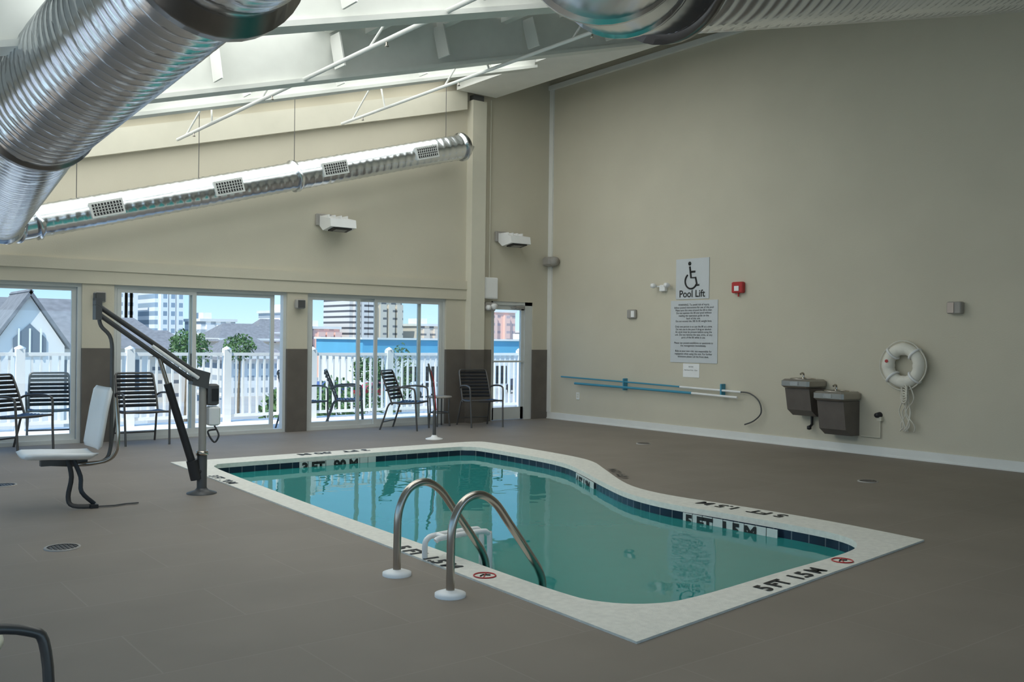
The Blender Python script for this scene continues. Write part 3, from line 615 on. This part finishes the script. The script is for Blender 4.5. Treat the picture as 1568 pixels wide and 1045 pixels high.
bld('apartment_tower',42.5,46,106,4.6,B1,dep=8);bld('apartment_tower',52.5,56.0,106,7.4,B5,dep=8);bld('apartment_tower',56.6,61,106,6.6,B3,dep=8)
bld('hotel_building',74,82,106,5.6,B4,dep=8)
mb=MB();mb.box(36,56,72,82,-4.1,-.3,M_wl2);mb.box(35.8,56.2,71.8,82.2,-.3,1.2,M_blub);mb.box(35.6,56.4,71.6,82.4,1.2,1.4,M_wl2)
for k in range(6): mb.box(37.5+k*3,39.3+k*3,71.95,72,-3.6,-1.6,M_black)
mb.done('motel_building')
bld('motel_building',60,75,78,.9,B1,dep=8)
bld('townhouse',15.5,20.5,88,1.2,B1,'hip',8);bld('townhouse',26.5,33.5,86,.8,B3,'hip',8);bld('townhouse',36,41,98,1.6,B1,'hip',6);bld('townhouse',12,17,66,-.2,B3,'hip',8);bld('townhouse',21,27,70,-.8,B1,'hip',8)
bld('townhouse',64,70,106,3.2,B3,dep=8);bld('townhouse',47,51,106,2.5,B4,dep=8);bld('townhouse',31.5,36,106,3.2,B1,dep=6)
bld('townhouse',-6,1,52,-.6,B1,'hip',8);bld('townhouse',86,100,106,2.5,B1,dep=8)
mb=MB();x0,x1,y=-5.4,2.1,30
mb.box(x0,x1,y,y+8,-4.1,0.9,M_wl2)
mb.add([(x0-.5,y-.5,.8),(x1+.5,y-.5,.8),(x1+.5,y+8.5,.8),(x0-.5,y+8.5,.8),(x0+1.5,y+4,3.0),(x1-1.5,y+4,3.0)],[(0,1,5,4),(1,2,5),(2,3,4,5),(3,0,4)],M_shingle)
gx=-2.9
mb.prism([(gx-1.3,y-1.2,-4.1),(gx+1.3,y-1.2,-4.1),(gx+1.3,y-1.2,.9),(gx,y-1.2,2.9),(gx-1.3,y-1.2,.9)],(0,4,0),M_wl2)
for s in (-1,1): mb.obox((gx+s*.72,y+.6,1.98),(.78,0,-1.15*s*1.0),(0,2.0,0),(.04*s,0,.05),M_shingle)
mb.prism([(gx-.6,y-1.25,.5),(gx+.6,y-1.25,.5),(gx+.6,y-1.25,1.2),(gx,y-1.25,1.8),(gx-.6,y-1.25,1.2)],(0,.04,0),mat('house_glass',(.12,.15,.19),.2))
for k in (-1,0,1): mb.box(gx+k*.4-.03,gx+k*.4+.03,y-1.29,y-1.25,.5,1.6,M_rail)
for k in range(4): mb.box(x0+3.9+k*.9,x0+4.4+k*.9,y-.04,y,-1.0,.3,mat('house_glass',(.12,.15,.19),.2))
mb.done('beach_house')
def foliage(name,x,y,z,r,h,n=700,trunk=True):
    random.seed(int(abs(x*13+y*7)));mb=MB()
    if trunk: mb.tube([(x,y,-4.1),(x+.1,y,z-.2*r)],[.12,.06],M_trunk,8)
    vs=[];fs=[]
    for i in range(n):
        th=random.uniform(0,2*math.pi);ph=math.acos(random.uniform(-1,1));q=random.uniform(.55,1.1)
        p=V((x+r*q*math.sin(ph)*math.cos(th),y+r*q*math.sin(ph)*math.sin(th),z+h*q*math.cos(ph)))
        a_=V([random.uniform(-1,1) for _ in range(3)]).normalized()*r*.11;b_=V([random.uniform(-1,1) for _ in range(3)]).normalized()*r*.08
        o=len(vs);vs+=[p-a_,p+b_,p+a_,p-b_];fs.append((o,o+1,o+2,o+3))
    mb.add(vs,fs,M_leaf);mb.done(name)
foliage('tree',2.9,27,.8,.8,.8);foliage('tree',5.8,36,.9,.8,.8);foliage('tree',14.2,50,.6,1.1,.9);foliage('tree',9.5,30,-2.2,2.0,1.2)
foliage('shrub',.9,10,-.6,.75,.9,600);foliage('shrub',2.3,10.5,-.9,.7,.9,600);foliage('tree',15.0,30,-.5,.8,1.5);foliage('tree',30,60,-1.4,1.5,1.2);foliage('tree',57.6,70,0,1.2,1.3)
def car(x,y,rot,col):
    m=mat('car_paint_%d'%int(col[0]*1000+col[2]*10),col,.3,metal=.2,noise=.02);mb=MB()
    pr=[(-2.2,.35),(-2.2,.85),(-1.5,.95),(-.9,1.42),(.7,1.45),(1.5,.98),(2.15,.85),(2.2,.35)]
    mb.prism([(a_,-.85,b_) for a_,b_ in pr],(0,1.7,0),m)
    mb.prism([(-1.3,-.87,.98),(-.82,-.87,1.36),(.62,-.87,1.38),(1.25,-.87,1.0)],(0,1.74,0),M_black)
    for a_ in(-1.35,1.35):
        for b_ in(-.88,.7): mb.tube([(a_,b_,.33),(a_,b_+.18,.33)],.33,M_black,18)
    mb.done('car',loc=(x,y,-4.1),rotz=rot)
for i,(x,y,c) in enumerate(((32,62,(.5,.05,.05)),(37,62,(.6,.6,.62)),(29,66,(.08,.12,.3)),(60,66,(.1,.25,.45)),(65,68,(.6,.6,.6)),(43,64,(.8,.8,.8)),(50,64,(.05,.05,.06)))): car(x,y,.1*i,c)

# ------------------------------------------------------------------ world, light, camera
w=bpy.data.worlds.new('World');bpy.context.scene.world=w;w.use_nodes=True;nt=w.node_tree
bg=nt.nodes['Background'];tc=nt.nodes.new('ShaderNodeTexCoord');s=nt.nodes.new('ShaderNodeSeparateXYZ');r=nt.nodes.new('ShaderNodeValToRGB')
nt.links.new(tc.outputs['Generated'],s.inputs[0]);nt.links.new(s.outputs['Z'],r.inputs['Fac']);nt.links.new(r.outputs['Color'],bg.inputs['Color'])
r.color_ramp.elements[0].position=0;r.color_ramp.elements[0].color=(.60,.80,.92,1);r.color_ramp.elements[1].position=.5;r.color_ramp.elements[1].color=(.18,.42,.85,1)
el=r.color_ramp.elements.new(.08);el.color=(.30,.59,.86,1)
bg.inputs['Strength'].default_value=1.5
L=bpy.data.lights.new('sun','SUN');L.energy=5.5;L.angle=.01;L.color=(1,.96,.88);o=bpy.data.objects.new('sun',L);bpy.context.collection.objects.link(o)
o.rotation_euler=V((.62,.32,-1)).to_track_quat('-Z','Y').to_euler()
sc=bpy.context.scene
sc.view_settings.view_transform='Standard'
cd=bpy.data.cameras.new('camera');cd.sensor_width=36;cd.lens=33.30;cd.clip_end=600
co=bpy.data.objects.new('camera',cd);bpy.context.collection.objects.link(co)
yaw,pitch,roll=.6597,-.0018,-.0122
F=V((math.sin(yaw)*math.cos(pitch),math.cos(yaw)*math.cos(pitch),math.sin(pitch)));R=V((math.cos(yaw),-math.sin(yaw),0));U=R.cross(F)
c,s_=math.cos(roll),math.sin(roll);R2=R*c-U*s_;U2=U*c+R*s_
co.matrix_world=Matrix(((R2.x,U2.x,-F.x,-10.873),(R2.y,U2.y,-F.y,-12.966),(R2.z,U2.z,-F.z,1.4),(0,0,0,1)))
sc.camera=co
